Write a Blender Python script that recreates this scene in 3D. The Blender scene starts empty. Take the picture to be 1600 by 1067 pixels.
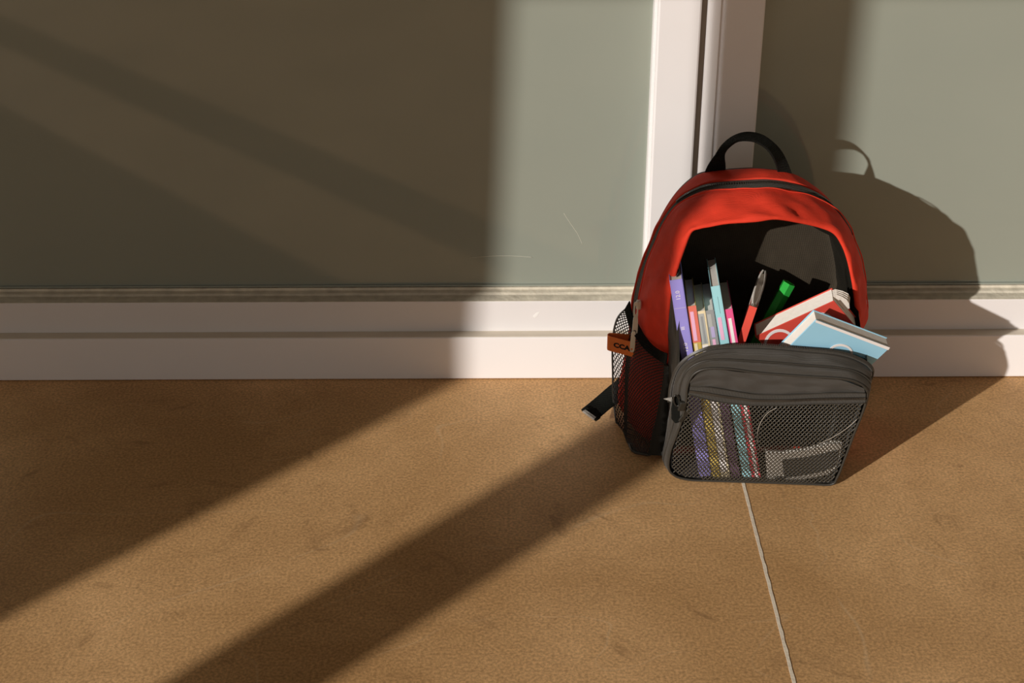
import bpy, math, random
from mathutils import Vector, Matrix, noise
random.seed(7)
C = bpy.context.scene.collection
SC = bpy.context.scene
V = Vector

# ------------------------------------------------------------------ camera
FPX = 2222.2                       # 50 mm lens on a 36 mm frame, 1600 px wide
PITCH = math.radians(28.0)
ROLL = 0.004
CAM = V((0.0, -1.741, 0.986))
_r = V((1, 0, 0)); _f = V((0, math.cos(PITCH), -math.sin(PITCH))); _u = V((0, math.sin(PITCH), math.cos(PITCH)))
RIGHT = _r * math.cos(ROLL) - _u * math.sin(ROLL)
UP = _u * math.cos(ROLL) + _r * math.sin(ROLL)
cd = bpy.data.cameras.new('camera'); cd.sensor_width = 36; cd.lens = 50; cd.clip_start = .02; cd.clip_end = 100
cam = bpy.data.objects.new('camera', cd); C.objects.link(cam)
m = Matrix((RIGHT, UP, -_f)).transposed().to_4x4(); m.translation = CAM
cam.matrix_world = m
SC.camera = cam

# ------------------------------------------------------------------ light, exposure
SUN_DIR = V((0.945, 1.0, -0.432)).normalized()
sl = bpy.data.lights.new('sun', 'SUN'); sl.energy = 3.7; sl.angle = 0.0105; sl.color = (1, .955, .905)
so = bpy.data.objects.new('sun', sl); C.objects.link(so)
so.rotation_euler = SUN_DIR.to_track_quat('-Z', 'Y').to_euler(); so.location = (-4, -5, 3)
w = bpy.data.worlds.new('world'); SC.world = w; w.use_nodes = True
bg = w.node_tree.nodes['Background']; bg.inputs[0].default_value = (1.0, .95, .88, 1); bg.inputs[1].default_value = .35
SC.view_settings.view_transform = 'Standard'; SC.view_settings.look = 'None'
SC.view_settings.exposure = 0.0; SC.view_settings.gamma = 1.0
SC.view_settings.use_curve_mapping = False


# ------------------------------------------------------------------ measuring
def ray(px, py):
    return _f + RIGHT * ((px - 800) / FPX) - UP * ((py - 533.5) / FPX)

def at(px, py, y):                 # the point at depth y (metres in front of the wall) seen in that direction
    v = ray(px, py); return CAM + v * ((y - CAM.y) / v.y)

def onz(px, py, z=0.0):
    v = ray(px, py); return CAM + v * ((z - CAM.z) / v.z)

def onplane(px, py, o, n):
    v = ray(px, py); return CAM + v * ((o - CAM).dot(n) / v.dot(n))


# ------------------------------------------------------------------ materials
def mat(name, col, rough=.6, spec=.5, bump=None, vary=None, sheen=0, metal=0, trans=0, ior=1.45):
    mt = bpy.data.materials.new(name); mt.use_nodes = True
    nt = mt.node_tree; b = nt.nodes['Principled BSDF']
    b.inputs['Base Color'].default_value = (*col, 1)
    b.inputs['Roughness'].default_value = rough
    b.inputs['Specular IOR Level'].default_value = spec
    b.inputs['Metallic'].default_value = metal
    b.inputs['IOR'].default_value = ior
    b.inputs['Transmission Weight'].default_value = trans
    if sheen:
        b.inputs['Sheen Weight'].default_value = sheen; b.inputs['Sheen Roughness'].default_value = .5
    tc = nt.nodes.new('ShaderNodeTexCoord')
    if vary:                       # (scale, amount)
        n = nt.nodes.new('ShaderNodeTexNoise'); n.inputs['Scale'].default_value = vary[0]; n.inputs['Detail'].default_value = 5
        nt.links.new(tc.outputs['Object'], n.inputs['Vector'])
        mx = nt.nodes.new('ShaderNodeMix'); mx.data_type = 'RGBA'
        a = vary[1]
        mx.inputs[6].default_value = (*[c * (1 - a) for c in col], 1); mx.inputs[7].default_value = (*[min(1, c * (1 + a)) for c in col], 1)
        nt.links.new(n.outputs[0], mx.inputs[0]); nt.links.new(mx.outputs[2], b.inputs['Base Color'])
    if bump:                       # (scale, strength, distance)
        n2 = nt.nodes.new('ShaderNodeTexNoise'); n2.inputs['Scale'].default_value = bump[0]; n2.inputs['Detail'].default_value = 3
        nt.links.new(tc.outputs['Object'], n2.inputs['Vector'])
        bp = nt.nodes.new('ShaderNodeBump'); bp.inputs['Strength'].default_value = bump[1]; bp.inputs['Distance'].default_value = bump[2]
        nt.links.new(n2.outputs[0], bp.inputs['Height']); nt.links.new(bp.outputs[0], b.inputs['Normal'])
    return mt

def weave_mat(name, col, rough, scale, strength, spec=.4, sheen=.15, vary=.2):
    """woven cloth: two crossed fine waves as relief"""
    mt = mat(name, col, rough, spec, None, (60, vary), sheen)
    nt = mt.node_tree; b = nt.nodes['Principled BSDF']; tc = nt.nodes['Texture Coordinate']
    add = None
    for d in ('X', 'Z'):
        wv = nt.nodes.new('ShaderNodeTexWave'); wv.bands_direction = d; wv.inputs['Scale'].default_value = scale
        wv.inputs['Distortion'].default_value = .6; wv.inputs['Detail'].default_value = 1
        nt.links.new(tc.outputs['Object'], wv.inputs['Vector'])
        if add is None: add = wv
        else:
            mm = nt.nodes.new('ShaderNodeMath'); mm.operation = 'ADD'
            nt.links.new(add.outputs['Fac'], mm.inputs[0]); nt.links.new(wv.outputs['Fac'], mm.inputs[1]); add = mm
    n = nt.nodes.new('ShaderNodeTexNoise'); n.inputs['Scale'].default_value = 45; n.inputs['Detail'].default_value = 2
    nt.links.new(tc.outputs['Object'], n.inputs['Vector'])
    m3 = nt.nodes.new('ShaderNodeMath'); m3.operation = 'MULTIPLY_ADD'; m3.inputs[1].default_value = 6
    nt.links.new(n.outputs[0], m3.inputs[0]); nt.links.new(add.outputs[0], m3.inputs[2])
    bp = nt.nodes.new('ShaderNodeBump'); bp.inputs['Strength'].default_value = strength; bp.inputs['Distance'].default_value = .0006
    nt.links.new(m3.outputs[0], bp.inputs['Height']); nt.links.new(bp.outputs[0], b.inputs['Normal'])
    return mt

def floor_mat():
    mt = bpy.data.materials.new('stained_concrete'); mt.use_nodes = True
    nt = mt.node_tree; N = nt.nodes; L = nt.links; b = N['Principled BSDF']
    tc = N.new('ShaderNodeTexCoord')
    def nz(scale, det, dist=0, rough=.55):
        n = N.new('ShaderNodeTexNoise'); n.inputs['Scale'].default_value = scale; n.inputs['Detail'].default_value = det
        n.inputs['Distortion'].default_value = dist; n.inputs['Roughness'].default_value = rough
        L.new(tc.outputs['Object'], n.inputs['Vector']); return n
    def mapr(sock, a, bb, c, d):
        r = N.new('ShaderNodeMapRange'); r.inputs[1].default_value = a; r.inputs[2].default_value = bb
        r.inputs[3].default_value = c; r.inputs[4].default_value = d; L.new(sock, r.inputs[0]); return r.outputs[0]
    def mix(fac, a, bb, mode='MIX'):
        x = N.new('ShaderNodeMix'); x.data_type = 'RGBA'; x.blend_type = mode
        for s, v in ((0, fac), (6, a), (7, bb)):
            if isinstance(v, tuple): x.inputs[s].default_value = (*v, 1)
            elif isinstance(v, float): x.inputs[s].default_value = v
            else: L.new(v, x.inputs[s])
        return x.outputs[2]
    big = nz(3.2, 6, .4)
    col = mix(mapr(big.outputs[0], .36, .64, 0, 1), (.50, .285, .118), (.72, .440, .208))
    med = nz(22, 6, .8, .65)
    col = mix(mapr(med.outputs[0], .35, .7, 0, .45), col, (.48, .275, .118))
    fine = nz(300, 4)
    col = mix(mapr(fine.outputs[0], .34, .66, 0, 1), mix(1.0, col, (.80, .79, .77), 'MULTIPLY'), mix(1.0, col, (1.34, 1.34, 1.34), 'MULTIPLY'))
    fine2 = nz(900, 2)
    col = mix(mapr(fine2.outputs[0], .58, .72, 0, .35), col, (.30, .16, .06))
    # thin pale scuffs and fine dark stains
    sc = nz(2.1, 2, 1.6, .4)
    dd = N.new('ShaderNodeMath'); dd.operation = 'SUBTRACT'; dd.inputs[1].default_value = .52; L.new(sc.outputs[0], dd.inputs[0])
    ab = N.new('ShaderNodeMath'); ab.operation = 'ABSOLUTE'; L.new(dd.outputs[0], ab.inputs[0])
    gate = nz(7, 2)
    g = N.new('ShaderNodeMath'); g.operation = 'MULTIPLY'
    L.new(mapr(ab.outputs[0], 0, .0045, .28, 0), g.inputs[0]); L.new(mapr(gate.outputs[0], .44, .56, 0, 1), g.inputs[1])
    col = mix(g.outputs[0], col, (.78, .58, .36))
    st = nz(9, 8, 2.2, .7)
    col = mix(mapr(st.outputs[0], .59, .70, 0, .55), col, (.27, .145, .06))
    L.new(col, b.inputs['Base Color'])
    b.inputs['Roughness'].default_value = .55; b.inputs['Specular IOR Level'].default_value = .2
    bp = N.new('ShaderNodeBump'); bp.inputs['Strength'].default_value = .25; bp.inputs['Distance'].default_value = .001
    L.new(fine.outputs[0], bp.inputs['Height']); L.new(bp.outputs[0], b.inputs['Normal'])
    return mt

M = {}
M['floor'] = floor_mat()
M['caulk'] = mat('joint_filler', (.88, .74, .58), .8, .3, (300, .4, .001), (120, .2))
M['paint'] = mat('white_paint', (.80, .765, .75), .5, .4, (90, .05, .001), (14, .03))
M['paint_warm'] = mat('cream_paint', (.74, .66, .54), .55, .4, (90, .05, .001), (25, .10))
M['kick'] = mat('white_kickboard', (.89, .845, .82), .55, .4, (120, .06, .001), (9, .03))
M['sealant'] = mat('grubby_sealant', (.66, .60, .48), .8, .3, (150, .4, .002), (60, .35))
M['gap'] = mat('brown_gasket', (.24, .19, .145), .8, .2)
M['glass'] = mat('grey_green_glass', (.285, .308, .258), .055, .85, None, (5, .05), ior=1.5)
M['shell'] = mat('plaster', (.30, .27, .23), .9, .2)
M['scratch'] = mat('pale_scratch', (.62, .60, .50), .7)
M['chip'] = mat('chipped_paint', (.9, .88, .85), .6)
M['red'] = weave_mat('red_nylon', (.77, .050, .022), .7, 420, .35, spec=.25, sheen=0)
M['black'] = weave_mat('black_nylon', (.034, .0265, .0175), .48, 420, .45, spec=.5)
M['lining'] = weave_mat('black_lining', (.015, .0135, .010), .42, 300, .4, spec=.35, sheen=0)
M['wall_cloth'] = weave_mat('coarse_black_cloth', (.062, .047, .030), .75, 260, .9, spec=.12, sheen=.05)
M['web'] = weave_mat('black_webbing', (.009, .0095, .007), .8, 200, .9, spec=.2, sheen=.0)
M['tape'] = weave_mat('zipper_tape', (.055, .046, .034), .7, 330, .8, spec=.3)
M['teeth'] = mat('black_zip_teeth', (.045, .038, .03), .35, .5)
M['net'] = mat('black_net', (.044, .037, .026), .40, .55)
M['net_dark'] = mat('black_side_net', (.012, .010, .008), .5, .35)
M['pipe'] = mat('black_piping', (.035, .03, .023), .45, .5, (300, .3, .0005))
M['silver'] = mat('worn_metal', (.66, .64, .58), .42, .5, (200, .2, .0003), (90, .2), metal=.5)
M['dark_metal'] = mat('black_metal', (.02, .018, .014), .3, .6)
M['orange'] = mat('orange_ribbon', (.74, .19, .045), .75, .3, (300, .4, .0006), (80, .2))
M['ink'] = mat('black_ink', (.008, .008, .008), .7, .3)
M['grey_label'] = mat('grey_label', (.30, .28, .25), .6, .4, None, (400, .6))
M['page'] = mat('book_pages', (.80, .74, .66), .8, .2, (500, .4, .0006), (200, .08))
def ink(name, c, r=.45): return mat(name, c, r, .45)
M['purple'] = mat('purple_cover', (.31, .27, .66), .45, .4, None, (60, .08))
M['coral'] = ink('coral_cover', (.72, .18, .13)); M['olive'] = ink('yellow_band', (.60, .43, .10))
M['white'] = ink('white_print', (.86, .80, .77)); M['cream'] = ink('cream_cover', (.80, .68, .44))
M['grey'] = ink('grey_cover', (.30, .31, .31)); M['ltgrey'] = ink('pale_grey_print', (.42, .43, .41))
M['violet'] = ink('dark_violet_band', (.11, .055, .10)); M['lilac'] = ink('lilac_print', (.46, .40, .62))
M['teal'] = ink('pale_blue_cover', (.34, .65, .70)); M['rose'] = ink('pink_print', (.80, .45, .62))
M['pink'] = ink('pink_cover', (.78, .10, .27)); M['crimson'] = ink('crimson_band', (.62, .05, .07))
M['redcover'] = mat('red_cover', (.66, .075, .05), .4, .4, None, (50, .06))
M['blue'] = mat('sky_blue_cover', (.33, .62, .79), .4, .4, None, (40, .04))
M['navy'] = ink('deep_blue_print', (.03, .20, .31)); M['shaded_red'] = ink('shaded_red_cover', (.30, .045, .03))
M['charcoal'] = ink('charcoal_cover', (.060, .058, .054), .6)
M['green'] = mat('green_plastic', (.05, .62, .09), .12, .5, trans=.45, ior=1.4)
M['thread'] = mat('pale_thread', (.34, .30, .25), .7)


# ------------------------------------------------------------------ mesh helpers
def mesh(name, verts, faces, m, parent=None, smooth=True, kind=None):
    off = parent['_o'] if parent is not None and '_o' in parent else (0, 0, 0)
    off = V(off)
    me = bpy.data.meshes.new(name)
    me.from_pydata([tuple(V(v) - off) for v in verts], [], faces)
    me.validate(); me.update()
    me.materials.append(M[m])
    if smooth:
        me.polygons.foreach_set('use_smooth', [True] * len(me.polygons))
    o = bpy.data.objects.new(name, me); C.objects.link(o)
    if parent is not None:
        o.parent = parent
        if '_o' in parent: o['_o'] = parent['_o']
    if kind: o['kind'] = kind
    return o

def solid(o, fix=True, bev=0, seg=2):
    import bmesh
    b = bmesh.new(); b.from_mesh(o.data); bmesh.ops.recalc_face_normals(b, faces=b.faces); b.to_mesh(o.data); b.free()
    if bev:
        md = o.modifiers.new('bevel', 'BEVEL'); md.width = bev; md.segments = seg; md.limit_method = 'ANGLE'
    return o

def box_geo(o, x, y, z, w, d, h):
    """box: centre o, axes x y z (unit), full sizes"""
    vs = []
    for k in (-.5, .5):
        for i, j in ((-.5, -.5), (.5, -.5), (.5, .5), (-.5, .5)):
            vs.append(o + x * (w * i) + y * (d * j) + z * (h * k))
    return vs, [(0, 3, 2, 1), (4, 5, 6, 7), (0, 1, 5, 4), (1, 2, 6, 5), (2, 3, 7, 6), (3, 0, 4, 7)]

X, Y, Z = V((1, 0, 0)), V((0, 1, 0)), V((0, 0, 1))
def slab(name, x0, x1, y0, y1, z0, z1, m, parent=None, bev=.0015, kind=None):
    vs, fs = box_geo(V(((x0 + x1) / 2, (y0 + y1) / 2, (z0 + z1) / 2)), X, Y, Z, x1 - x0, y1 - y0, z1 - z0)
    return solid(mesh(name, vs, fs, m, parent, False, kind), bev=bev)

class Geo:
    def __init__(s): s.v = []; s.f = []
    def add(s, vs, fs):
        n = len(s.v); s.v += vs; s.f += [tuple(i + n for i in f) for f in fs]

def spline(pts, n, closed=False):
    """Catmull-Rom, n samples per span"""
    out = []; k = len(pts)
    for i in range(k if closed else k - 1):
        if closed: p0, p1, p2, p3 = (pts[(i + j - 1) % k] for j in range(4))
        else: p0, p1, p2, p3 = pts[max(i - 1, 0)], pts[i], pts[i + 1], pts[min(i + 2, k - 1)]
        for q in range(n):
            t = q / n
            out.append(.5 * ((2 * p1) + (p2 - p0) * t + (2 * p0 - 5 * p1 + 4 * p2 - p3) * t * t + (3 * p1 - p0 - 3 * p2 + p3) * t ** 3))
    if not closed: out.append(pts[-1].copy())
    return out

def loft_geo(loops, closed=True):
    n = len(loops[0]); vs = [p for l in loops for p in l]; fs = []
    for a in range(len(loops) - 1):
        for i in range(n if closed else n - 1):
            j = (i + 1) % n
            fs.append((a * n + i, a * n + j, (a + 1) * n + j, (a + 1) * n + i))
    return vs, fs

def tube_geo(pts, r, seg=6, closed=False):
    g = []; n = len(pts)
    up = V((.13, .21, .97))
    for i, p in enumerate(pts):
        a = pts[(i + 1) % n] if closed else pts[min(i + 1, n - 1)]; b = pts[(i - 1) % n] if closed else pts[max(i - 1, 0)]
        t = (a - b).normalized()
        s = t.cross(up)
        if s.length < .05: s = t.cross(X)
        s.normalize(); q = s.cross(t)
        g.append([p + s * (r * math.cos(2 * math.pi * k / seg)) + q * (r * math.sin(2 * math.pi * k / seg)) for k in range(seg)])
    vs = [p for ring in g for p in ring]; fs = []
    for i in range(n if closed else n - 1):
        j = (i + 1) % n
        for k in range(seg):
            l = (k + 1) % seg
            fs.append((i * seg + k, i * seg + l, j * seg + l, j * seg + k))
    if not closed:
        fs.append(tuple(range(seg))[::-1]); fs.append(tuple((n - 1) * seg + k for k in range(seg)))
    return vs, fs

def ribbon_geo(a, b, th, nrm=None):
    """a solid strip between two edge curves, th thick"""
    n = len(a); rings = []
    for i in range(n):
        t = (a[min(i + 1, n - 1)] - a[max(i - 1, 0)]) + (b[min(i + 1, n - 1)] - b[max(i - 1, 0)])
        w = (b[i] - a[i]); q = w.cross(t)
        q = (nrm if nrm is not None else q).normalized() * (th / 2)
        rings.append([a[i] + q, b[i] + q, b[i] - q, a[i] - q])
    vs = [p for r in rings for p in r]; fs = [(0, 1, 2, 3), tuple(4 * (n - 1) + k for k in (3, 2, 1, 0))]
    for i in range(n - 1):
        for k in range(4):
            l = (k + 1) % 4; fs.append((4 * i + k, 4 * i + l, 4 * i + 4 + l, 4 * i + 4 + k))
    return vs, fs

def poly_geo(pts, th, n):
    """flat polygon given thickness th along unit normal n (front = +n)"""
    k = len(pts); vs = [p for p in pts] + [p - n * th for p in pts]
    fs = [tuple(range(k)), tuple(range(2 * k - 1, k - 1, -1))] + [(i, i + k, (i + 1) % k + k, (i + 1) % k) for i in range(k)]
    return vs, fs

def inside(p, poly):
    c = False; j = len(poly) - 1
    for i in range(len(poly)):
        xi, yi = poly[i]; xj, yj = poly[j]
        if (yi > p[1]) != (yj > p[1]) and p[0] < (xj - xi) * (p[1] - yi) / (yj - yi) + xi: c = not c
        j = i
    return c

def net_geo(surf, poly, sx, sy, hw):
    """diamond net: cells sx wide, sy tall, in the 2D polygon; surf(a,b) -> (point, normal)"""
    g = Geo()
    a0 = min(p[0] for p in poly); a1 = max(p[0] for p in poly); b0 = min(p[1] for p in poly); b1 = max(p[1] for p in poly)
    rows = int((b1 - b0) / (sy / 2)) + 1
    for fam in (1, -1):
        span = rows * sx / 2
        ks = range(int((a0 - span - a0) / sx) - 1, int((a1 + span - a0) / sx) + 2)
        for k in ks:
            run = []
            def flush(run):
                if len(run) < 2: return
                pts = []
                for (a, b, r) in run:
                    p, n = surf(a, b); pts.append((p + n * (.00028 * (1 if (r + (fam > 0)) % 2 else -1)), n))
                vs = []
                for i, (p, n) in enumerate(pts):
                    t = (pts[min(i + 1, len(pts) - 1)][0] - pts[max(i - 1, 0)][0]).normalized()
                    wv = n.cross(t).normalized() * hw
                    vs += [p + wv - n * .0002, p + n * .0004, p - wv - n * .0002]
                fs = []
                for i in range(len(pts) - 1):
                    for c in (0, 1): fs.append((3 * i + c, 3 * i + c + 1, 3 * i + 4 + c, 3 * i + 3 + c))
                g.add(vs, fs)
            for r in range(rows + 1):
                b = b0 + r * sy / 2; a = a0 + k * sx + fam * r * sx / 2
                if inside((a, b), poly): run.append((a, b, r))
                else: flush(run); run = []
            flush(run)
    return g.v, g.f

def empty(name, loc, label, cat, group=None):
    o = bpy.data.objects.new(name, None); C.objects.link(o); o.location = loc; o.empty_display_size = .03
    o['label'] = label; o['category'] = cat; o['_o'] = tuple(loc)
    if group: o['group'] = group
    return o

def struct(o): o['kind'] = 'structure'; return o

def text_geo(body, size, bold=0.0):
    cu = bpy.data.curves.new('t', 'FONT'); cu.body = body; cu.size = size; cu.align_x = 'CENTER'; cu.align_y = 'CENTER'; cu.resolution_u = 2; cu.offset = bold
    ob = bpy.data.objects.new('t', cu); C.objects.link(ob)
    dg = bpy.context.evaluated_depsgraph_get(); dg.update()
    me = bpy.data.meshes.new_from_object(ob.evaluated_get(dg))
    vs = [v.co.copy() for v in me.vertices]; fs = [tuple(p.vertices) for p in me.polygons]
    bpy.data.objects.remove(ob); bpy.data.meshes.remove(me); bpy.data.curves.remove(cu)
    return vs, fs


# ------------------------------------------------------------------ the setting
# floor: two slabs either side of a filled joint that runs straight away from the wall
JX = (onz(1163, 762).x, onz(1239.5, 1062).x); JY = (onz(1163, 762).y, onz(1239.5, 1062).y)
jslope = (JX[1] - JX[0]) / (JY[1] - JY[0])
def jx(y): return JX[0] + (y - JY[0]) * jslope
XL, XR, YB, YF = -5.0, 3.0, .01, -9.0
def prism(name, pts, z0, z1, m, parent=None):
    k = len(pts); vs = [V((x, y, z1)) for x, y in pts] + [V((x, y, z0)) for x, y in pts]
    fs = [tuple(range(k)), tuple(range(2 * k - 1, k - 1, -1))] + [(i, i + k, (i + 1) % k + k, (i + 1) % k) for i in range(k)]
    return solid(mesh(name, vs, fs, m, parent, False))
G = .0016
floor = bpy.data.objects.new('floor', None); C.objects.link(floor); struct(floor)
sl_ = prism('floor_slab', [(XL, YF), (jx(YF) - G, YF), (jx(YB) - G, YB), (XL, YB)], -.08, 0, 'floor', floor)
sr_ = prism('floor_slab', [(jx(YF) + G, YF), (XR, YF), (XR, YB), (jx(YB) + G, YB)], -.08, 0, 'floor', floor)
for s in (sl_, sr_): s.modifiers.new('bevel', 'BEVEL').width = .0006
jl, jr = [], []
for i in range(140):
    y = YB + (-1.0 - YB) * i / 139
    e = .0006 * noise.noise(V((y * 55, 3, 1))); e2 = .0008 * noise.noise(V((y * 70, 9, 4)))
    jl.append(V((jx(y) - G - .0002 + e, y, -.0004))); jr.append(V((jx(y) + G + .0002 + e2, y, -.0004)))
solid(mesh('joint_filler', *ribbon_geo(jl, jr, .002, Z), 'caulk', floor, False))

# glazed wall: kickboard, bottom rail, ledge, panes, post
YR, YG = .018, .049               # rail face, glass face
ZK, ZR = .0665, .1137             # top of kickboard, top of rail
struct(slab('baseboard_back', XL, XR, 0, .06, .0012, ZK, 'kick'))
struct(slab('trim_1', XL, .2385, YR, .07, ZK, ZR, 'paint'))
struct(slab('trim_2', .2465, XR, YR, .07, ZK, ZR, 'paint'))
struct(slab('trim_3', XL, XR, YR + .0004, YR + .003, ZK, ZK + .0012, 'gap', bev=0))
struct(slab('trim_4', XL, XR, .0015, YR + .001, ZK, ZK + .0007, 'paint_warm', bev=.0003))
def ledge(name, x0, x1):
    prof = [(.0185, ZR), (.026, ZR + .0012), (.034, ZR + .0018), (.037, ZR + .004), (.044, ZR + .0052), (.0445, ZR + .0085), (.052, ZR + .009), (.052, ZR - .002), (.0185, ZR - .002)]
    nx = 160
    loops = []
    for i in range(nx + 1):
        x = x0 + (x1 - x0) * i / nx
        loops.append([V((x, y, z + (.0007 * noise.noise(V((x * 25, y * 90, 2))) if 0 < j < 5 else 0))) for j, (y, z) in enumerate(prof)])
    vs, fs = loft_geo(loops)
    return struct(solid(mesh(name, vs, fs, 'sealant', None, False)))
ledge('trim_5', -1.6, .19); ledge('trim_6', .316, 1.5)
def pane(name, x0, x1, label):
    w_ = struct(slab(name, x0, x1, YG, YG + .012, ZR + .002, 2.5, 'glass', bev=.001))
    return w_
w1 = pane('window_1', XL, .2, 'left pane'); w2 = pane('window_2', .30, XR, 'right pane')
# glass edge strip catching light along the foot of each pane
struct(slab('trim_7', XL, .19, .0455, .0492, ZR + .0095, ZR + .0118, 'glass', bev=.0005))
struct(slab('trim_8', .316, XR, .0455, .0492, ZR + .0095, ZR + .0118, 'glass', bev=.0005))
# post
struct(slab('trim_9', .184, .2385, YR, .075, ZR, 2.5, 'paint', bev=.0025))
struct(slab('trim_10', .1805, .185, .030, .06, ZR, 2.5, 'paint', bev=.001))
struct(slab('trim_11', .2375, .2475, .029, .08, ZK, 2.5, 'gap'))
prof = [(.2465, .06)] + [(.2465 + .0085 - .0085 * math.cos(a), .0265 - .0085 * math.sin(a)) for a in [math.pi / 2 * i / 6 for i in range(7)]] + [(.262, .018), (.2635, .021), (.2675, .021), (.2675, .06)]
vs, fs = loft_geo([[V((x, y, z)) for x, y in prof] for z in (ZR, 2.5)])
struct(solid(mesh('trim_12', vs, fs, 'paint', None, False)))
struct(slab('trim_13', .2675, .3175, YR, .075, ZR, 2.5, 'paint', bev=.002))
struct(slab('wall_back', XL, XR, .09, .25, 0, 3.2, 'shell', bev=0))
# scratches on the left pane, a chip on the rail
g = Geo()
def scr(px, r=.0004):
    g.add(*tube_geo(spline([at(a, b, YG - .0001) for a, b in px], 6), r, 4))
scr([(733, 403), (770, 400), (805, 400), (832, 402)], .0003); scr([(881, 333), (890, 347), (903, 366), (910, 382)], .0003)
sc_ = mesh('scratch', g.v, g.f, 'scratch', w1); sc_['kind'] = 'stuff'
vs, fs = poly_geo([at(x, y, YR - .0003) for x, y in [(833, 494), (838, 489), (843, 488), (840, 493), (835, 497)]], .0006, -Y)
mesh('paint_chip', vs, fs, 'chip', bpy.data.objects['trim_1'], False)

# the sunlit side of the hall: a pier shaped for its shadow, an added lintel, one post and an open bay behind the photographer, and the ceiling
def occ(name, pts, y0, y1):
    k = len(pts); vs = [V((x, y0, z)) for x, z in pts] + [V((x, y1, z)) for x, z in pts]
    fs = [tuple(range(k)), tuple(range(2 * k - 1, k - 1, -1))] + [(i, i + k, (i + 1) % k + k, (i + 1) % k) for i in range(k)]
    return struct(solid(mesh(name, vs, fs, 'shell', None, False)))
A = .945; YO = -2.35
def ux(u): return u + A * YO
occ('shadow_pier', [(ux(-.82), 0), (ux(-.058), 0), (ux(-.074), .75), (ux(-.086), 1.0), (ux(-.086), 1.10), (ux(-.062), 1.6), (ux(-.05), 2.6), (ux(-.82), 2.6)], YO, YO - .02)  # unseen shadow caster, its edge bent to shape the shadow on floor and glass
occ('wall_mullion', [(ux(.2305), 0), (ux(.401), 0), (ux(.401), 2.6), (ux(.2305), 2.6)], YO, YO - .004)
struct(slab('sky_blocker', XL, XR, YO - .3, YO - .05, 1.70, 2.6, 'shell', bev=0))  # unseen lintel, added to keep sky light off the floor
struct(slab('ceiling', XL, XR, YO - .3, .2, 2.6, 2.75, 'shell', bev=0))
struct(slab('wall_right', XR - .05, XR, YO, .2, 0, 2.6, 'shell', bev=0))


# ------------------------------------------------------------------ the backpack
BP = empty('backpack', (.29, -.16, 0), 'small red and black backpack standing open against the white framed glass wall', 'backpack')
A3 = lambda x, z: V((x, -.10, z))
D3 = lambda x, z: V((x, -.20, z))
aP = lambda px, py: at(px, py, -.10)
dP = lambda px, py: at(px, py, -.20 - .025 * max(0, min(1, (1290 - px) / 90)) * max(0, min(1, (560 - py) / 90)))
PAIR = [
 (A3(.29, .004), D3(.295, .004)), (A3(.20, .004), D3(.225, .004)), (A3(.158, .005), D3(.203, .005)), (A3(.142, .018), D3(.191, .016)),
 (aP(965, 606), dP(1036, 640)), (aP(973, 564), dP(1041, 588)), (aP(981, 520), dP(1043, 545)), (aP(985, 480), dP(1042, 505)),
 (aP(990, 450), dP(1046, 455)), (aP(1000, 415), dP(1054, 420)), (aP(1013, 380), dP(1065, 387)), (aP(1031, 340), dP(1076, 361)),
 (aP(1052, 306), dP(1090, 354)), (aP(1076, 281), dP(1109, 350)), (aP(1101, 268), dP(1136, 345)), (aP(1165, 262), dP(1180, 342)),
 (aP(1200, 263), dP(1213, 338)), (aP(1232, 268), dP(1251, 344)), (aP(1258, 280), dP(1285, 352)), (aP(1284, 301), dP(1307, 362)),
 (aP(1306, 326), dP(1320, 381)), (aP(1322, 351), dP(1328, 402)), (aP(1334, 380), dP(1334, 427)), (aP(1342, 415), dP(1338, 450)),
 (aP(1346, 455), dP(1341, 478)), (aP(1346, 490), dP(1341, 502)), (A3(.448, .10), D3(.411, .13)), (A3(.445, .05), D3(.409, .06)),
 (A3(.438, .016), D3(.404, .016)), (A3(.42, .004), D3(.39, .004))]
ZF = [(.12, .125)] * 6 + [(.10, .18), (.06, .25), (.05, .27), (.06, .29), (.08, .30), (.13, .32), (.21, .36), (.27, .41), (.29, .45), (.29, .49),
      (.29, .50), (.29, .49), (.28, .47), (.26, .44), (.25, .40), (.25, .36), (.25, .34)] + [(.25, .32)] * 7
CEN = V((.297, -.15, .16))
NS = 8
LA = spline([p[0] for p in PAIR], NS, True); LD = spline([p[1] for p in PAIR], NS, True)
LZ = spline([V((a, b, 0)) for a, b in ZF], NS, True)
NL = len(LA)
def outward(i):
    t = (LA[(i + 1) % NL] - LA[i - 1]) + (LD[(i + 1) % NL] - LD[i - 1]); a = LD[i] - LA[i]
    n = a.cross(t).normalized()
    mid = (LA[i] + LD[i]) / 2
    return n if n.dot(V((mid.x - CEN.x, 0, mid.z - CEN.z))) > 0 else -n
OUT = [outward(i) for i in range(NL)]
def shell(s_of, lift, wr=.0, seed=0):
    """closed loop at fraction s (per index) between back edge and front rim"""
    lo = []
    for i in range(NL):
        s = s_of(i); p = LA[i].lerp(LD[i], s)
        bul = .0055 * math.sin(math.pi * min(1, max(0, s)))
        if p.z < .01: bul = 0
        q = wr * noise.noise(V((p.x * 38 + seed, p.y * 60, p.z * 38))) * (1 if p.z > .02 else 0)
        lo.append(p + OUT[i] * (bul + lift + q))
    return lo
z1 = lambda i: LZ[i].x
z2 = lambda i: LZ[i].y
loops = [shell(lambda i: 0.0, -.006), shell(lambda i: .0, -.002), shell(lambda i: .05 * z1(i) + .01, .0), ]
for q in (.25, .5, .72, .86, .94): loops.append(shell(lambda i, q=q: q * z1(i), .0006, .002))
loops.append(shell(lambda i: .985 * z1(i), .0008)); loops.append(shell(z1, .0)); loops.append(shell(lambda i: z1(i) + .003, -.003))
mesh('back_gusset', *loft_geo(loops), 'red', BP)
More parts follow.
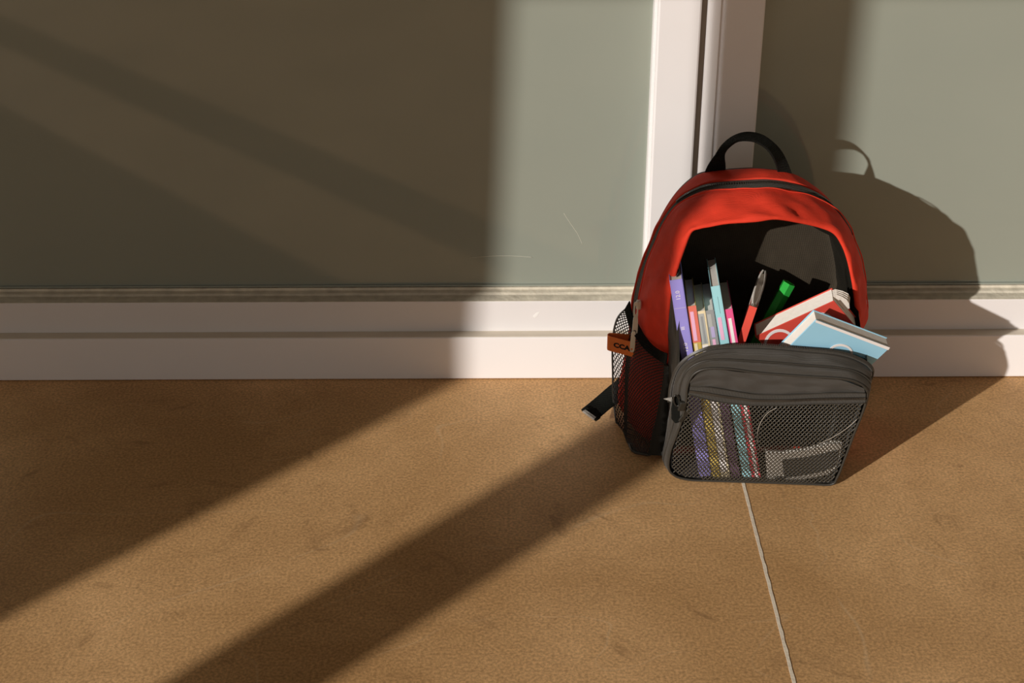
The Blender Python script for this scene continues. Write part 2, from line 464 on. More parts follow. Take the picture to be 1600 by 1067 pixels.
loops = [shell(lambda i: z1(i) - .01, -.0015), shell(lambda i: z1(i) * .75 + z2(i) * .25, -.0004), shell(lambda i: (z1(i) + z2(i)) / 2 - .012, .0002),
         shell(lambda i: (z1(i) + z2(i)) / 2, -.0006), shell(lambda i: (z1(i) + z2(i)) / 2 + .012, .0002), shell(lambda i: z1(i) * .25 + z2(i) * .75, -.0004), shell(lambda i: z2(i) + .01, -.0015)]
zt = mesh('zipper_tape', *loft_geo(loops), 'tape', BP)
g = Geo()
for i in range(NL * 2):            # zip teeth along the crown only
    k = i // 2; f = (i % 2) * .5
    if not (12 * NS <= k <= 21 * NS): continue
    j = (k + 1) % NL
    p = shell_p = (LA[k].lerp(LD[k], (z1(k) + z2(k)) / 2)).lerp(LA[j].lerp(LD[j], (z1(j) + z2(j)) / 2), f) + OUT[k] * .0058
    t = (LA[j] - LA[k]).normalized(); n = OUT[k]; a = t.cross(n)
    g.add(*box_geo(p, t, a, n, .0012, .0046, .0014))
mesh('zipper_teeth', g.v, g.f, 'teeth', zt, False, 'stuff')
def rimnoise(i):
    return .004 * max(0, 1 - abs(i - 16 * NS) / 5) if True else 0
loops = [shell(lambda i: z2(i) - .003, -.003), shell(z2, .0), shell(lambda i: z2(i) + .015, .0008)]
for q in (.08, .16, .3, .45, .6, .75, .88, .96):
    loops.append(shell(lambda i, q=q: z2(i) + (1 - z2(i)) * q, .0004 + .002 * math.sin(math.pi * q), .0042 if q > .2 else .0015, 5))
loops.append(shell(lambda i: 1.0, .0)); loops.append(shell(lambda i: 1.012, -.0025)); loops.append(shell(lambda i: 1.0, -.0045)); loops.append(shell(lambda i: .93, -.006))
mesh('front_gusset', *loft_geo(loops), 'red', BP)
# seam stitched round the front gusset
g = Geo(); pts = shell(lambda i: z2(i) + (1 - z2(i)) * .13, .0032, .002, 5)
g.add(*tube_geo(pts[7 * NS:25 * NS], .0008, 5))
mesh('seam', g.v, g.f, 'red', BP)
# padded back and base
loops = [shell(lambda i: 0.0, -.0055)]
for sc, y in ((.985, -.092), (.95, -.086), (.8, -.083), (.5, -.081), (.2, -.080), (.02, -.080)):
    loops.append([V((CEN.x + (p.x - CEN.x) * sc, y, CEN.z + (p.z - CEN.z) * sc)) for p in LA])
mesh('back_panel', *loft_geo(loops), 'black', BP)

# lining of the gaping front pocket
def lin(sc, y, fold, seed):
    lo = []
    for i, p in enumerate(LD):
        d = V((p.x - CEN.x, 0, p.z - CEN.z)); dl = d.length
        f = fold * noise.noise(V((p.x * 30 + seed, y * 55, p.z * 16 + seed))) if p.z > .03 else 0
        lo.append(V((CEN.x + d.x * sc - d.x / dl * f, y + f * .5, max(.006, CEN.z + d.z * sc - d.z / dl * f))))
    return lo
loops = [shell(lambda i: 1.0, -.004), lin(.965, -.195, .003, 1), lin(.95, -.186, .010, 2), lin(.945, -.176, .012, 4), lin(.94, -.164, .014, 7), lin(.935, -.15, .012, 9), lin(.94, -.138, .010, 12), lin(.95, -.128, .006, 15), lin(.94, -.109, .003, 18)]
mesh('lining', *loft_geo(loops), 'lining', BP)
loops = [lin(.945, -.110, .003, 18)] + [[V((CEN.x + (p.x - CEN.x) * s, -.108 + .004 * noise.noise(V((p.x * 14 * s, 2, p.z * 14 * s))), max(.006, CEN.z + (p.z - CEN.z) * s))) for p in LD] for s in (.9, .8, .7, .6, .45, .3, .15, .02)]
mesh('divider', *loft_geo(loops), 'wall_cloth', BP)

# carry handle: a loop of webbing sewn to the crown
ho = [(1100, 272), (1106, 259), (1115, 245), (1128, 227), (1146, 213), (1167, 207), (1190, 211), (1209, 224), (1222, 239), (1232, 258), (1239, 275)]
hi = [(1134, 272), (1133.5, 256), (1133, 241), (1141, 229), (1152, 221), (1166, 219.5), (1181, 222), (1197, 232), (1207, 245), (1213, 260), (1216, 277)]
yo = [-.103, -.104, -.105, -.106, -.107, -.107, -.107, -.106, -.105, -.104, -.103]
ha = spline([at(x, y, d) for (x, y), d in zip(ho, yo)], 5); hb = spline([at(x, y, d + e) for (x, y), d, e in zip(hi, yo, (.004, .002, -.004, -.012, -.018, -.021, -.022, -.022, -.020, -.010, .001))], 5)
solid(mesh('carry_handle', *ribbon_geo(ha, hb, .0028), 'web', BP, False), bev=.0006)

# flap: the boxy front pocket panel that has dropped forward
FO = V((.294, -.265, .004)); FN = V((-.07, -1, -.12)).normalized()
FX = (X - FN * X.dot(FN)).normalized(); FYv = FN.cross(FX); FYv = FYv if FYv.z > 0 else -FYv
fp = lambda px, py: onplane(px, py, FO, FN)
FR = [(1187, 757), (1120, 753), (1070, 748), (1051, 740), (1045, 728), (1048, 705), (1055, 686), (1064, 662), (1072, 632), (1074, 608), (1079, 592),
      (1090, 581), (1109, 576), (1142, 577), (1187, 583), (1255, 588), (1318, 592), (1342, 599), (1353, 609), (1354, 622), (1346, 648), (1335, 675), (1320, 715), (1308, 745), (1296, 757), (1240, 758.5)]
LF = [fp(*p) for p in FR]
bk = {5: (1036, 703, -.226), 6: (1040, 684, -.233), 7: (1044, 656, -.242), 8: (1049, 628, -.25), 9: (1052, 603, -.256), 10: (1061, 578, -.262), 11: (1079, 560, -.265),
      12: (1102, 549, -.267), 13: (1126, 544, -.267), 14: (1187, 543, -.267), 15: (1255, 548, -.268), 16: (1311, 554, -.269), 17: (1345, 566, -.270), 18: (1360, 580, -.271)}
LB = []
for i, p in enumerate(LF):
    if i in bk: LB.append(at(*bk[i]))
    elif 19 <= i <= 23: LB.append(p + V((.008, .028, .004)))
    else: LB.append(V((p.x + (.006 if i == 24 else -.004 if i in (3, 4) else 0), -.212, .004 if i not in (4, 23) else .012)))
NF = 8
SF = spline(LF, NF, True); SB = spline(LB, NF, True)
FC = sum(SF, V()) / len(SF)
def fl(t, lift, wr=0, seed=0):
    lo = []
    for a, b in zip(SF, SB):
        p = a.lerp(b, t); d = (p - FC); d -= FN * d.dot(FN); d.normalize()
        q = wr * noise.noise(V((p.x * 45 + seed, p.y * 70, p.z * 45)))
        r = p + d * (lift + q)
        if r.z < .002: r.z = .002
        lo.append(r)
    return lo
flap = mesh('front_pocket', *loft_geo([fl(.0, -.001), fl(.03, .001), fl(.15, .0028, .001), fl(.3, .0030, .0015), fl(.38, .0022), fl(.42, .0002), fl(.46, .0018), fl(.6, .0028, .0022, 3), fl(.75, .0012, .0022, 3), fl(.87, .001, .001, 3), fl(.97, .0008), fl(1.0, -.0006), fl(.96, -.003), fl(.6, -.004), fl(.02, -.004)]), 'black', BP)
pp = fl(0, .0004); mesh('piping', *tube_geo(pp, .0016, 8, True), 'pipe', flap)
pp = fl(.40, .0022); mesh('piping', *tube_geo(pp, .0012, 6, True), 'pipe', flap)
# open zip along the back edge of the flap
i0, i1 = 8 * NF, 19 * NF
ea = fl(.93, .0022)[i0:i1]; eb = fl(1.03, .0026)[i0:i1]
tape2 = mesh('zipper_tape', *ribbon_geo(ea, eb, .0012), 'tape', flap)
g = Geo()
for k in range(len(eb) - 1):
    n_ = 3
    for q in range(n_):
        p = eb[k].lerp(eb[k + 1], q / n_); t = (eb[k + 1] - eb[k]).normalized(); a = (eb[k] - ea[k]).normalized()
        g.add(*box_geo(p + a * .0006, t, a, t.cross(a), .0010, .0026, .002))
mesh('zipper_teeth', g.v, g.f, 'teeth', tape2, False, 'stuff')
# front face: cloth strip on top, zip tape, net below
def f2(px, py):
    d = fp(px, py) - FO; return (d.dot(FX), d.dot(FYv))
def fsurf(a, b, lift=0):
    bul = .005 * max(0, math.sin(math.pi * min(1, max(0, (a + .085) / .2)))) * max(0, math.sin(math.pi * min(1, max(0, (b + .004) / .15))))
    bul += .0018 * noise.noise(V((a * 22, b * 22, 1)))
    return FO + FX * a + FYv * b + FN * (bul + lift), FN
TU = [(1079, 603), (1100, 601), (1122, 604), (1150, 609), (1176, 612.5), (1205, 613.5), (1232, 613.5), (1270, 612.5), (1310, 611), (1352, 611)]
TL = [(1075, 614), (1100, 620), (1122, 625), (1150, 628), (1176, 629.5), (1205, 630), (1232, 630), (1270, 629.5), (1310, 629), (1352, 628)]
def on_f(px, py, lift):
    a, b = f2(px, py); return fsurf(a, b, lift)[0]
def strip(rowA, rowB, n, lift, wr=0):
    loops = []
    ra = spline([on_f(x, y, 0) for x, y in rowA], 6); rb = spline([on_f(x, y, 0) for x, y in rowB], 6)
    for k in range(n + 1):
        t = k / n
        loops.append([p.lerp(q, t) + FN * (lift + wr * noise.noise(V((p.x * 40, p.z * 40, t * 3)))) for p, q in zip(ra, rb)])
    return loft_geo(loops, False)
TOPR = [(1078, 596), (1092, 583), (1120, 577), (1150, 579), (1180, 583), (1205, 585.5), (1232, 587), (1270, 590), (1315, 593), (1350, 606)]
mesh('pocket_panel', *strip(TOPR, [(x, y + 4) for x, y in TU], 14, .0010, .0022), 'black', flap)
def mid(A_, B_, t): return [(a[0] + (b[0] - a[0]) * t, a[1] + (b[1] - a[1]) * t) for a, b in zip(A_, B_)]
tp = mesh('zipper_tape', *strip(TU, TL, 6, .0024), 'tape', flap)
g = Geo()
row = spline([on_f(x, y, .0032) for x, y in mid(TU, TL, .52)], 34)
for k in range(0, len(row) - 1):
    t = (row[k + 1] - row[k]).normalized(); a = FN.cross(t)
    g.add(*box_geo(row[k], t, a, FN, .0005, .0034, .0012))
mesh('zipper_teeth', g.v, g.f, 'teeth', tp, False, 'stuff')
g = Geo()
for tt in (.03, .97):
    g.add(*tube_geo(spline([on_f(x, y, .0028) for x, y in mid(TU, TL, tt)], 6), .0007, 5))
mesh('seam', g.v, g.f, 'pipe', tp)
poly = [f2(x, y + (-2)) for x, y in TL] + [f2(x, y) for x, y in [(1346, 646), (1335, 675), (1320, 713), (1307, 744), (1295, 755), (1240, 757), (1187, 755.5), (1120, 751), (1071, 746), (1052, 738), (1047, 727), (1050, 705), (1057, 686), (1066, 662), (1073, 632)]]
mesh('net_panel', *net_geo(fsurf, poly, .0050, .0064, .00068), 'net', flap, True, 'stuff')
# dark pull on the flap's zip
sp = at(1062, 634, -.262)
pu = Geo(); pu.add(*poly_geo([at(x, y, -.268) for x, y in [(1054, 619), (1059, 621), (1062, 632), (1064, 648), (1062, 660), (1055, 662), (1049, 655), (1049, 640), (1051, 628)]], .003, -Y))
pl = solid(mesh('zipper_pull', pu.v, pu.f, 'web', flap, False), bev=.001)
mesh('pull_ring', *tube_geo([at(1057 + 4.5 * math.cos(a), 626 + 8 * math.sin(a) + 2.5 * math.cos(a), -.270) for a in [2 * math.pi * i / 20 for i in range(20)]], .0011, 6, True), 'dark_metal', pl)
vs, fs = box_geo(at(1066, 634, -.272), X, Y, V((.25, 0, 1)).normalized(), .009, .006, .013)
solid(mesh('zipper_slider', vs, fs, 'dark_metal', flap, False), bev=.0018, seg=3)
vs, fs = box_geo(at(1070, 648, -.270), V((1, 0, -.6)).normalized(), Y, V((.6, 0, 1)).normalized(), .006, .004, .022)
solid(mesh('zipper_slider', vs, fs, 'dark_metal', flap, False), bev=.0014, seg=3)
vs, fs = poly_geo([at(x, y, -.262) for x, y in [(1037, 623.5), (1050, 621), (1049, 628), (1045, 626)]], .0015, -Y)
mesh('loose_tag', vs, fs, 'grey_label', flap, False)

# nylon gussets joining body and flap, left and right
def side(da, db, fa, fb, n, bow, name):
    ra = LD[da * NS:db * NS + 1]; rb = SB[fa * NF:fb * NF + 1] if fb > fa else [SB[k] for k in range(fa * NF, fb * NF - 1, -1)]
    ra = [ra[int(round(i * (len(ra) - 1) / 60))] for i in range(61)]; rb = [rb[int(round(i * (len(rb) - 1) / 60))] for i in range(61)]
    pick = lambda lo: [lo[da * NS:db * NS + 1][int(round(i * (db - da) * NS / 60))] for i in range(61)]
    loops = [pick(shell(lambda i: .93, -.008)), pick(shell(lambda i: 1.0, -.007)), pick(shell(lambda i: 1.04, -.004))]
    for k in range(1, n + 1):
        t = k / n
        loops.append([p.lerp(q, t) + V((bow * math.sin(math.pi * t) + .0045 * math.sin(math.pi * t) * noise.noise(V((p.z * 24, t * 5, 3))), .004 * math.sin(math.pi * t) * noise.noise(V((p.z * 30, t * 4, 8))), 0)) for p, q in zip(ra, rb)])
    for lo in loops:
        for p in lo:
            if p.z < .002: p.z = .002
    mesh(name, *loft_geo(loops, False), 'lining', BP)
side(2, 9, 3, 10, 12, .004, 'side_gusset')
side(24, 29, 18, 24, 12, -.003, 'side_gusset')
# base gusset under the pocket
ba = [V((x, -.205, .003)) for x in (.195, .24, .30, .36, .405)]; bb = [V((x, -.255, .003)) for x in (.21, .25, .30, .36, .39)]
mesh('base_gusset', *ribbon_geo(ba, bb, .002, Z), 'black', BP)

# side net pocket on the left flank
m0 = [(984, 698, -.178), (965, 668, -.125), (959.5, 630, -.104), (958, 598, -.102), (957, 565, -.101), (957.5, 535, -.100), (960, 512, -.100), (967, 493, -.100), (977, 483, -.100)]
m1 = [(1023, 708, -.205), (1026, 690, -.206), (1030, 672, -.206), (1034, 655, -.206), (1038, 636, -.206), (1042, 616, -.206), (1045, 598, -.206), (1047, 582, -.206), (1048, 568, -.206)]
S0 = spline([at(*p) for p in m0], 6); S1 = spline([at(*p) for p in m1], 6)
def nsurf(a, b):
    bb = min(max(b / .16, 0), 1) * (len(S0) - 1); i = min(int(bb), len(S0) - 2); f = bb - i
    p = S0[i].lerp(S0[i + 1], f); q = S1[i].lerp(S1[i + 1], f); u = min(max(a / .12, 0), 1)
    nrm = V((-.85, -.52, .08)).normalized()
    lw = 1 - min(1, b / .09); pm = p + V((.016 - .008 * lw, -.022 - .010 * lw, 0)) * min(1, b / .035 + .1); k = .19            # the net first turns forward off its back seam, then runs along the flank
    base = p.lerp(pm, u / k) if u < k else pm.lerp(q, (u - k) / (1 - k))
    v = max(0, (u - k) / (1 - k))
    r = base + nrm * (.0065 * min(1, v * 4) + .0050 * math.sin(math.pi * v) * (.4 + .6 * math.sin(math.pi * min(1, b / .16 * .8 + .1))) + .0014 * noise.noise(V((a * 30, b * 30, 0))))
    if u < k: nrm = V((-.45, -.85, .05)).normalized()
    return r, nrm
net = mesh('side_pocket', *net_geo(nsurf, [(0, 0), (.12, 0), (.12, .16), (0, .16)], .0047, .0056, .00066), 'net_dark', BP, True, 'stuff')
edge0 = [nsurf(0, .16 * k / 30)[0] for k in range(31)]
mesh('piping', *tube_geo(edge0, .0014, 6), 'pipe', BP)
edge1 = [nsurf(.12 * k / 20, .0)[0] + V((0, 0, -.001)) for k in range(21)]
for p in edge1: p.z = max(p.z, .003)
mesh('piping', *tube_geo(edge1, .0018, 6), 'pipe', BP)
edge2 = [nsurf(.12, .16 * k / 30)[0] for k in range(31)]
mesh('piping', *tube_geo(edge2, .0015, 6), 'pipe', BP)
ca, cb = [], []
for k in range(31):
    p = nsurf(.12, .16 * k / 30)[0]; q = min(LD[2 * NS:7 * NS], key=lambda c: abs(c.z - p.z))
    ca.append(p + V((-.003, -.0005, 0))); cb.append(q + V((.004, -.011, 0)))
for p in ca + cb: p.z = max(p.z, .003)
mesh('corner_strip', *ribbon_geo(ca, cb, .002), 'lining', BP)
bu = [(984, 470, -.101), (988, 491, -.118), (998, 507, -.138), (1007, 523, -.155), (1019, 538, -.175), (1033, 548, -.195), (1043, 552, -.205)]
bl = [(976, 484, -.101), (980, 499, -.116), (986, 514, -.136), (994, 529, -.155), (1008, 547, -.176), (1029, 563, -.198), (1041, 569, -.208)]
nb = V((-.85, -.5, .1)).normalized()
bA = spline([at(x, y, d - .014) for x, y, d in bu], 6); bB = spline([at(x, y, d - .016) for x, y, d in bl], 6)
solid(mesh('pocket_binding', *ribbon_geo(bA, bB, .0022), 'web', BP, False), bev=.0006)
# orange ribbon tab with black lettering
od = V((1, -.55, -.02)).normalized(); oc = at(954.5, 537, -.136)
tabA = []; tabB = []
for k in range(25):
    t = k / 24
    if t < .45: s = t / .45; p = oc + od * (.034 * (1 - s)) + V((0, .0, 0))
    elif t < .6: a = (t - .45) / .15 * math.pi; p = oc + V((-.004 * math.sin(a), .005 * (1 - math.cos(a)) / 1.0, 0))
    else: s = (t - .6) / .4; p = oc + V((0, .010, 0)) + V((1, -.10, -.05)) * (.026 * s)
    tabA.append(p + Z * .0105); tabB.append(p - Z * .0105)
tab = solid(mesh('ribbon_tab', *ribbon_geo(tabA, tabB, .0012), 'orange', BP, False), bev=.0003)
tv, tf = text_geo('CCA', .0115, .0006)
on_ = od.cross(Z).normalized(); on_ = on_ if on_.y < 0 else -on_
ty = on_.cross(od).normalized(); ty = ty if ty.z > 0 else -ty
mesh('lettering', [oc + od * (.0155 + v.x * .95) + ty * v.y * .8 + on_ * .0009 for v in tv], tf, 'ink', tab, False)
# silver zip pull hanging at the end of the main zip
def sv(x, y): return at(x, y, -.162)
pul = Geo()
def plate(outl, hole, y, th, name, parent):
    no, g2 = len(outl), Geo()
    fo = [at(a, b, y) for a, b in outl]; fh = [at(a, b, y) for a, b in hole]
    bo = [p + Y * th for p in fo]; bh = [p + Y * th for p in fh]
    g2.v = fo + fh + bo + bh; n = no
    for i in range(n):
        j = (i + 1) % n
        g2.f += [(i, j, n + j, n + i), (2 * n + i, 3 * n + i, 3 * n + j, 2 * n + j), (i, 2 * n + i, 2 * n + j, j), (n + i, n + j, 3 * n + j, 3 * n + i)]
    return solid(mesh(name, g2.v, g2.f, 'silver', parent, False))
def oval(cx, cy, rx, ry, n=16, rot=0, x0=0): return [(cx + rx * math.cos(2 * math.pi * i / n + .2) + rot * ry * math.sin(2 * math.pi * i / n + .2), cy + ry * math.sin(2 * math.pi * i / n + .2)) for i in range(n)]
def rrect(cx, cy, w0, w1, h, n=16, sk=0):
    o = []
    for i in range(n):
        a = 2 * math.pi * i / n + .2; c, s = math.cos(a), math.sin(a)
        e = .45; xx = math.copysign(abs(c) ** e, c); yy = math.copysign(abs(s) ** e, s)
        ww = w0 + (w1 - w0) * (yy + 1) / 2
        o.append((cx + xx * ww / 2 + sk * yy * h / 2, cy + yy * h / 2))
    return o
zp = plate(rrect(993.8, 485, 7.0, 7.5, 25, sk=-.04), oval(993.6, 485, 1.7, 7.5), -.164, .0022, 'zipper_pull', BP)
plate(rrect(992.5, 510, 7.5, 9.0, 31, sk=-.07), oval(991.8, 519, 2.3, 3.4), -.1645, .002, 'pull_plate', zp)
plate(rrect(988.8, 534, 7.0, 7.6, 33, sk=-.09), oval(987.2, 546, 1.8, 2.0), -.166, .002, 'pull_plate', zp)
vs, fs = box_geo(at(998, 476, -.158), X, Y, Z, .006, .006, .012)
solid(mesh('zipper_slider', vs, fs, 'silver', zp, False), bev=.0015, seg=3)
# loose end of a shoulder strap on the floor
e1 = [(908, 640, .022), (930, 622, .026), (950, 605, .034), (964, 594, .042), (978, 583, .05)]
e2 = [(932, 657, .010), (941, 649, .012), (955, 637, .018), (968, 628, .024), (982, 618, .03)]
sA = spline([onz(*p) for p in e1], 6); sB = spline([onz(*p) for p in e2], 6)
strap = solid(mesh('shoulder_strap', *ribbon_geo(sA, sB, .0026), 'web', BP, False), bev=.0006)
k = [onz(908, 640, .0225), onz(931, 657, .0105), onz(936.5, 655, .0085), onz(937, 649, .0095), onz(914, 635, .0225)]
q1 = spline([onz(908, 640, .023), onz(911, 643, .021), onz(914, 640, .021)], 4)
solid(mesh('strap_hem', *ribbon_geo([onz(908.5, 639.5, .023), onz(914, 635, .0245)], [onz(932, 657.5, .0105), onz(938.5, 653, .0115)], .0052), 'web', strap, False), bev=.001)
vs, fs = ribbon_geo([onz(910.5, 642.5, .0242), onz(913.5, 640.5, .025)], [onz(928, 655.5, .0145), onz(930.5, 652.5, .0153)], .004)
mesh('label_stripe', vs, fs, 'grey_label', strap, False)


# ------------------------------------------------------------------ books
class Book:
    def __init__(s, label, T, B, dep, w, d, cover, group=None, pages='page', th=.0009):
        s.z = (T - B).normalized(); s.y = (dep - s.z * dep.dot(s.z)).normalized(); s.x = s.y.cross(s.z)
        s.h = (T - B).length; s.w = w; s.d = d; s.B = B
        s.o = empty('book', B, label, 'book', group)
        g = Geo()
        for sx in (-1, 1): g.add(*box_geo(s.pt(sx * (w / 2 - th / 2), d / 2, s.h / 2), s.x, s.y, s.z, th, d, s.h))
        g.add(*box_geo(s.pt(0, th / 2, s.h / 2), s.x, s.y, s.z, w - 2 * th, th, s.h))
        solid(mesh('cover', g.v, g.f, cover, s.o, False), bev=.0003)
        solid(mesh('pages', *box_geo(s.pt(0, d / 2 - .0006, s.h / 2), s.x, s.y, s.z, w - 2 * th - .0001, d - th - .0025, s.h - .0026), pages, s.o, False))
    def pt(s, x, y, z): return s.B + s.x * x + s.y * y + s.z * z
    def label(s, x0, x1, z0, z1, m, lift=.00025, name='spine_print'):
        """print on the spine: x in -.5...5 of width, z as fraction from the top"""
        a, b = s.w * x0, s.w * x1; za, zb = s.h * (1 - z1), s.h * (1 - z0)
        vs = [s.pt(a, -lift, za), s.pt(b, -lift, za), s.pt(b, -lift, zb), s.pt(a, -lift, zb)]
        return mesh(name, *poly_geo(vs, .0002, -s.y), m, s.o, False)
    def text(s, body, size, zf, m, rot=1):
        tv, tf = text_geo(body, size)
        mesh('lettering', [s.pt(-rot * v.y, -.0004, s.h * (1 - zf) + rot * v.x) for v in tv], tf, m, s.o, False)
GR = 'books standing in a leaning row in the open pocket'
yt, yb = -.240, -.257
def standing(label, t, b, w, cover, dep=.088, ytop=yt):
    return Book(label, at(*t, ytop), at(*b, yb) + Z * .0, V((.06, 1, 0)), w, dep, cover, GR)
b1 = standing('thick lilac-purple book with white lettering on its spine, against the bag side', (1056, 437), (1102, 744), .0150, 'purple', .085)
b1.text('12.0', .0072, .075, 'white'); b1.text('III', .0062, .235, 'white'); b1.text('12.0', .0072, .33, 'white'); b1.label(-.46, .46, .135, .138, 'lilac')
b2 = standing('slim book with a coral spine turning mustard yellow lower down, beside the purple one', (1080.5, 478), (1120, 750), .0105, 'olive')
b2.label(-.5, .5, 0, .20, 'coral'); b2.label(-.28, .12, .03, .19, 'rose', .0005); b2.label(-.3, .05, .205, .33, 'cream', .0005)
b3 = standing('slim cream-edged book with a pale grey and white spine', (1094.5, 486), (1135, 752), .0112, 'cream')
b3.label(-.38, .30, .015, .185, 'ltgrey'); b3.label(-.1, .12, .03, .18, 'grey', .0005); b3.label(-.42, .26, .19, .94, 'white')
b4 = standing('slim grey book with lilac spine print, between the white and pale blue ones', (1108.5, 485), (1151, 753), .0105, 'grey')
b4.label(-.34, .1, .02, .09, 'ltgrey'); b4.label(-.2, .22, .09, .15, 'lilac'); b4.label(-.2, .15, .16, .32, 'rose'); b4.label(-.5, .5, .5, .98, 'violet', .0004)
b5 = standing('tall pale blue book with pink spine lettering, highest of the leaning row', (1117.5, 447), (1169, 754), .0108, 'teal')
b5.label(-.32, .08, .15, .26, 'rose'); b5.label(-.3, .05, .05, .13, 'teal', .0005)
b6 = standing('slim hot pink book with a white stripe down its spine', (1137, 483), (1183, 755), .0112, 'pink')
b6.label(-.12, .22, .05, .34, 'white'); b6.label(-.5, .5, .44, .99, 'crimson', .0003); b6.label(-.08, .28, .44, .97, 'white', .0005)

# thin booklet leaning the other way
T = at(1177, 479, -.236); Bt = at(1152, 553, -.2325)
bt = Book('thin red booklet leaning right with parted white pages, between pink book and red paperback', T, Bt, onz(1195, 420, T.z) - T, .0095, .10, 'shaded_red')
bt.label(-.5, .5, 0, 1, 'redcover')  # red spine as lit; the covers' darker red has their shade in the colour
# curved parted top of its leaves
g = Geo()
for sgn in (-1, 1):
    ts = [i / 16 for i in range(17)]
    a = [bt.pt(sgn * (.0006 + .0030 * math.sin(math.pi * t) ** .7), .003 + .099 * t, bt.h + .0022) for t in ts]
    b_ = [bt.pt(sgn * (.0024 + .0032 * math.sin(math.pi * t) ** .7), .003 + .099 * t, bt.h + .0022) for t in ts]
    g.add(*loft_geo([a, b_, [p - bt.z * .05 for p in b_], [p - bt.z * .05 for p in a], a], False))
mesh('leaf', g.v, g.f, 'page', bt.o)

# thick paperbacks leaning forward on the flap
def fat(label, cover, O, N, tl, tr, down, th, side_dir, cth=.0012):
    """cover face in plane (O,N); tl,tr px of its top edge; down = height; th = thickness"""
    a, b = onplane(*tl, O, N), onplane(*tr, O, N)
    ax = (b - a).normalized(); dn = ax.cross(N); dn = dn if dn.z < 0 else -dn
    w_ = (b - a).length
    root = empty('book', a + dn * down + ax * (w_ / 2), label, 'book')
    c = lambda x, y, z: a + ax * x + dn * y - N * z
    g = Geo()
    def bx(x0, x1, y0, y1, z0, z1): return box_geo(c((x0 + x1) / 2, (y0 + y1) / 2, (z0 + z1) / 2), ax, dn, N, x1 - x0, y1 - y0, z1 - z0)
    g.add(*bx(0, w_, 0, down, 0, cth)); g.add(*bx(0, w_, 0, down, th - cth, th))
    if side_dir < 0: g.add(*bx(0, cth, 0, down, cth, th - cth))
    elif side_dir > 0: g.add(*bx(w_ - cth, w_, 0, down, cth, th - cth))
    else: g.add(*bx(0, w_, down - cth, down, cth, th - cth))
    solid(mesh('cover', g.v, g.f, cover, root, False), bev=.0004)
    solid(mesh('pages', *bx(.0015, w_ - .0015, .0012, down - .002, cth, th - cth), 'page', root, False))
    root['_w'] = w_
    return root, (lambda px, py, lift=.0003: onplane(px, py, O, N) + N * lift), N, c, w_
RN = V((-.05, -1, -.34)).normalized()
red, rp, RN, rc, rw = fat('red paperback with large white rings on its cover, leaning under the blue book', 'redcover', at(1240, 497, -.228), RN, (1180, 526), (1303, 470), .060, .022, -1)
def arc_strip(root, f, N, cx, cy, rx, ry, a0, a1, wpx, m, name, clip=None):
    n = 28; ia, ib = [], []
    for i in range(n + 1):
        a = math.radians(a0 + (a1 - a0) * i / n)
        ia.append(f(cx + (rx - wpx / 2) * math.cos(a), cy - (ry - wpx / 2) * math.sin(a))); ib.append(f(cx + (rx + wpx / 2) * math.cos(a), cy - (ry + wpx / 2) * math.sin(a)))
    mesh(name, *ribbon_geo(ia, ib, .0004, N), m, root, False)
arc_strip(red, rp, RN, 1219, 541, 24, 25, -60, 240, 4.2, 'white', 'cover_ring')
arc_strip(red, rp, RN, 1282, 524, 31, 34, 60, 230, 4.2, 'white', 'cover_ring')
# bent leaves at the red book's right corner
g = Geo()
for q in range(4):
    a = [rc(rw - .001, .001 + .03 * t, .010 + .0028 * q) for t in (0, .25, .5, .75, 1)]
    b_ = [rc(rw + .003 + (.006 + .001 * q) * math.sin(math.pi * t * .9), .002 + .03 * t, .011 + .0028 * q) for t in (0, .25, .5, .75, 1)]
    g.add(*ribbon_geo(a, b_, .0005))
mesh('leaf', g.v, g.f, 'page', red, False)

BN = V((.04, -1, -.36)).normalized()
blue, bpn, BN, bc, bw = fat('sky blue paperback with a white ring and dark blue sweep, resting on the black flap', 'blue', at(1275, 499, -.278), BN, (1275, 499.5), (1391, 543), .105, .0165, 0)
# deep blue sweep across the lower cover
top = [(1240, 540.5), (1262, 541.5), (1285, 543.5), (1305, 546.5), (1325, 550.5), (1343, 556), (1354, 564), (1362, 576)]
low = [(1224, 560), (1244, 576), (1265, 590), (1285, 598), (1305, 604), (1325, 604), (1338, 600), (1350, 592)]
ta = spline([bpn(*p) for p in top], 5); tb = spline([bpn(*p) for p in low], 5)
mesh('cover_print', *ribbon_geo(ta, tb, .0004, BN), 'navy', blue, False)
arc_strip(blue, lambda x, y: bpn(x, y, .0006), BN, 1313, 552, 18, 13.5, -40, 190, 3.4, 'white', 'cover_ring')
g = Geo()
for x0, x1, y0, y1 in [(1306.5, 1309, 548, 552), (1309, 1313, 550.5, 552.5), (1315, 1320, 549.5, 551)]:
    g.add(*poly_geo([bpn(x0, y1, .0007), bpn(x1, y1, .0007), bpn(x1, y0, .0007), bpn(x0, y0, .0007)], .0002, BN))
mesh('cover_print', g.v, g.f, 'rose', blue, False)
# pale bevelled edges of the cover
mesh('cover_edge', *ribbon_geo([bpn(1275, 499.5, .0004), bpn(1390.5, 542.5, .0004)], [bpn(1274, 503, .0004), bpn(1388, 546.5, .0004)], .0004, BN), 'white', blue, False)

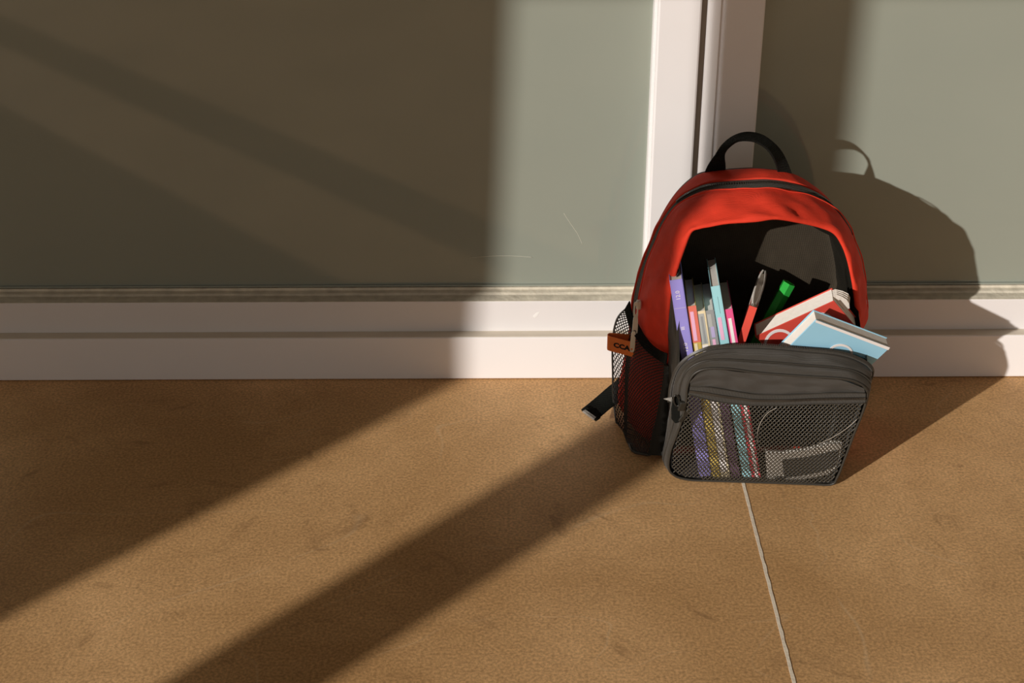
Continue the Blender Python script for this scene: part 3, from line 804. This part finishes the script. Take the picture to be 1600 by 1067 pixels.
# grey notebook with cream borders lying low behind the net
NN = V((-.07, -1, -.20)).normalized(); NO = FO - FN * .008
npt = lambda px, py, l=0: onplane(px, py, NO, NN) + NN * l
nb_ = empty('notebook', NO, 'small dark grey notebook with cream borders, low behind the black net', 'notebook')
outl = [(1199, 751), (1196, 708), (1222, 709), (1262, 703), (1300, 693), (1316, 694), (1312, 716), (1306, 731), (1292, 742), (1262, 748), (1232, 752.5)]
vs, fs = poly_geo([npt(*p) for p in outl][::-1], .006, NN); solid(mesh('cover', vs, fs, 'page', nb_, False), bev=.0005)
inn = [(1225, 746), (1222, 718), (1262, 713.5), (1311, 702), (1309, 718), (1303, 728), (1288, 735), (1260, 741)]
vs, fs = poly_geo([npt(*p, .0012) for p in inn][::-1], .0014, NN); solid(mesh('panel', vs, fs, 'charcoal', nb_, False))
vs, fs = poly_geo([npt(*p, .0013) for p in [(1210, 752), (1210, 747), (1216, 743), (1226, 745), (1228, 752)]][::-1], .0014, NN); solid(mesh('panel', vs, fs, 'charcoal', nb_, False))
# loose pale thread behind the net
th_ = spline([npt(x, y, .006) for x, y in [(1213, 632), (1199, 640), (1188, 655), (1183, 672), (1184, 688), (1191, 697), (1200, 695), (1206, 690)]], 6)
th2 = spline([npt(x, y, .006) for x, y in [(1228, 697), (1250, 695), (1275, 689), (1300, 678), (1322, 664), (1338, 650)]], 6)
t1 = mesh('thread', *tube_geo(th_, .0004, 5), 'thread'); t1['label'] = 'pale loose thread curling behind the net, beside the crimson spine'; t1['category'] = 'thread'
t2 = mesh('thread', *tube_geo(th2, .0004, 5), 'thread'); t2['label'] = 'pale loose thread sweeping behind the net, above the grey notebook'; t2['category'] = 'thread'

# green translucent hexagonal plastic tube poking up in the dark of the pocket
g0 = at(1227, 453, -.165); gz = V((.42, .12, .9)).normalized()
gx = gz.cross(V((.5, -1, .2))).normalized(); gy = gz.cross(gx)
gt = empty('plastic_tube', g0 - gz * .085, 'green translucent plastic tube glinting in the dark pocket above the red book', 'tube')
def hexring(s, r): return [g0 + gz * s + gx * (r * math.cos(math.pi / 3 * i)) + gy * (r * math.sin(math.pi / 3 * i)) for i in range(6)]
lo = [hexring(-.085, .0085), hexring(.010, .0085), hexring(.010, .0070), hexring(-.010, .0078), hexring(-.010, .0004)]
vs, fs = loft_geo(lo); mesh('casing', vs, fs, 'green', gt, False)

for o in bpy.data.objects:
    for kk in ('_o', '_w'):
        if kk in o: del o[kk]
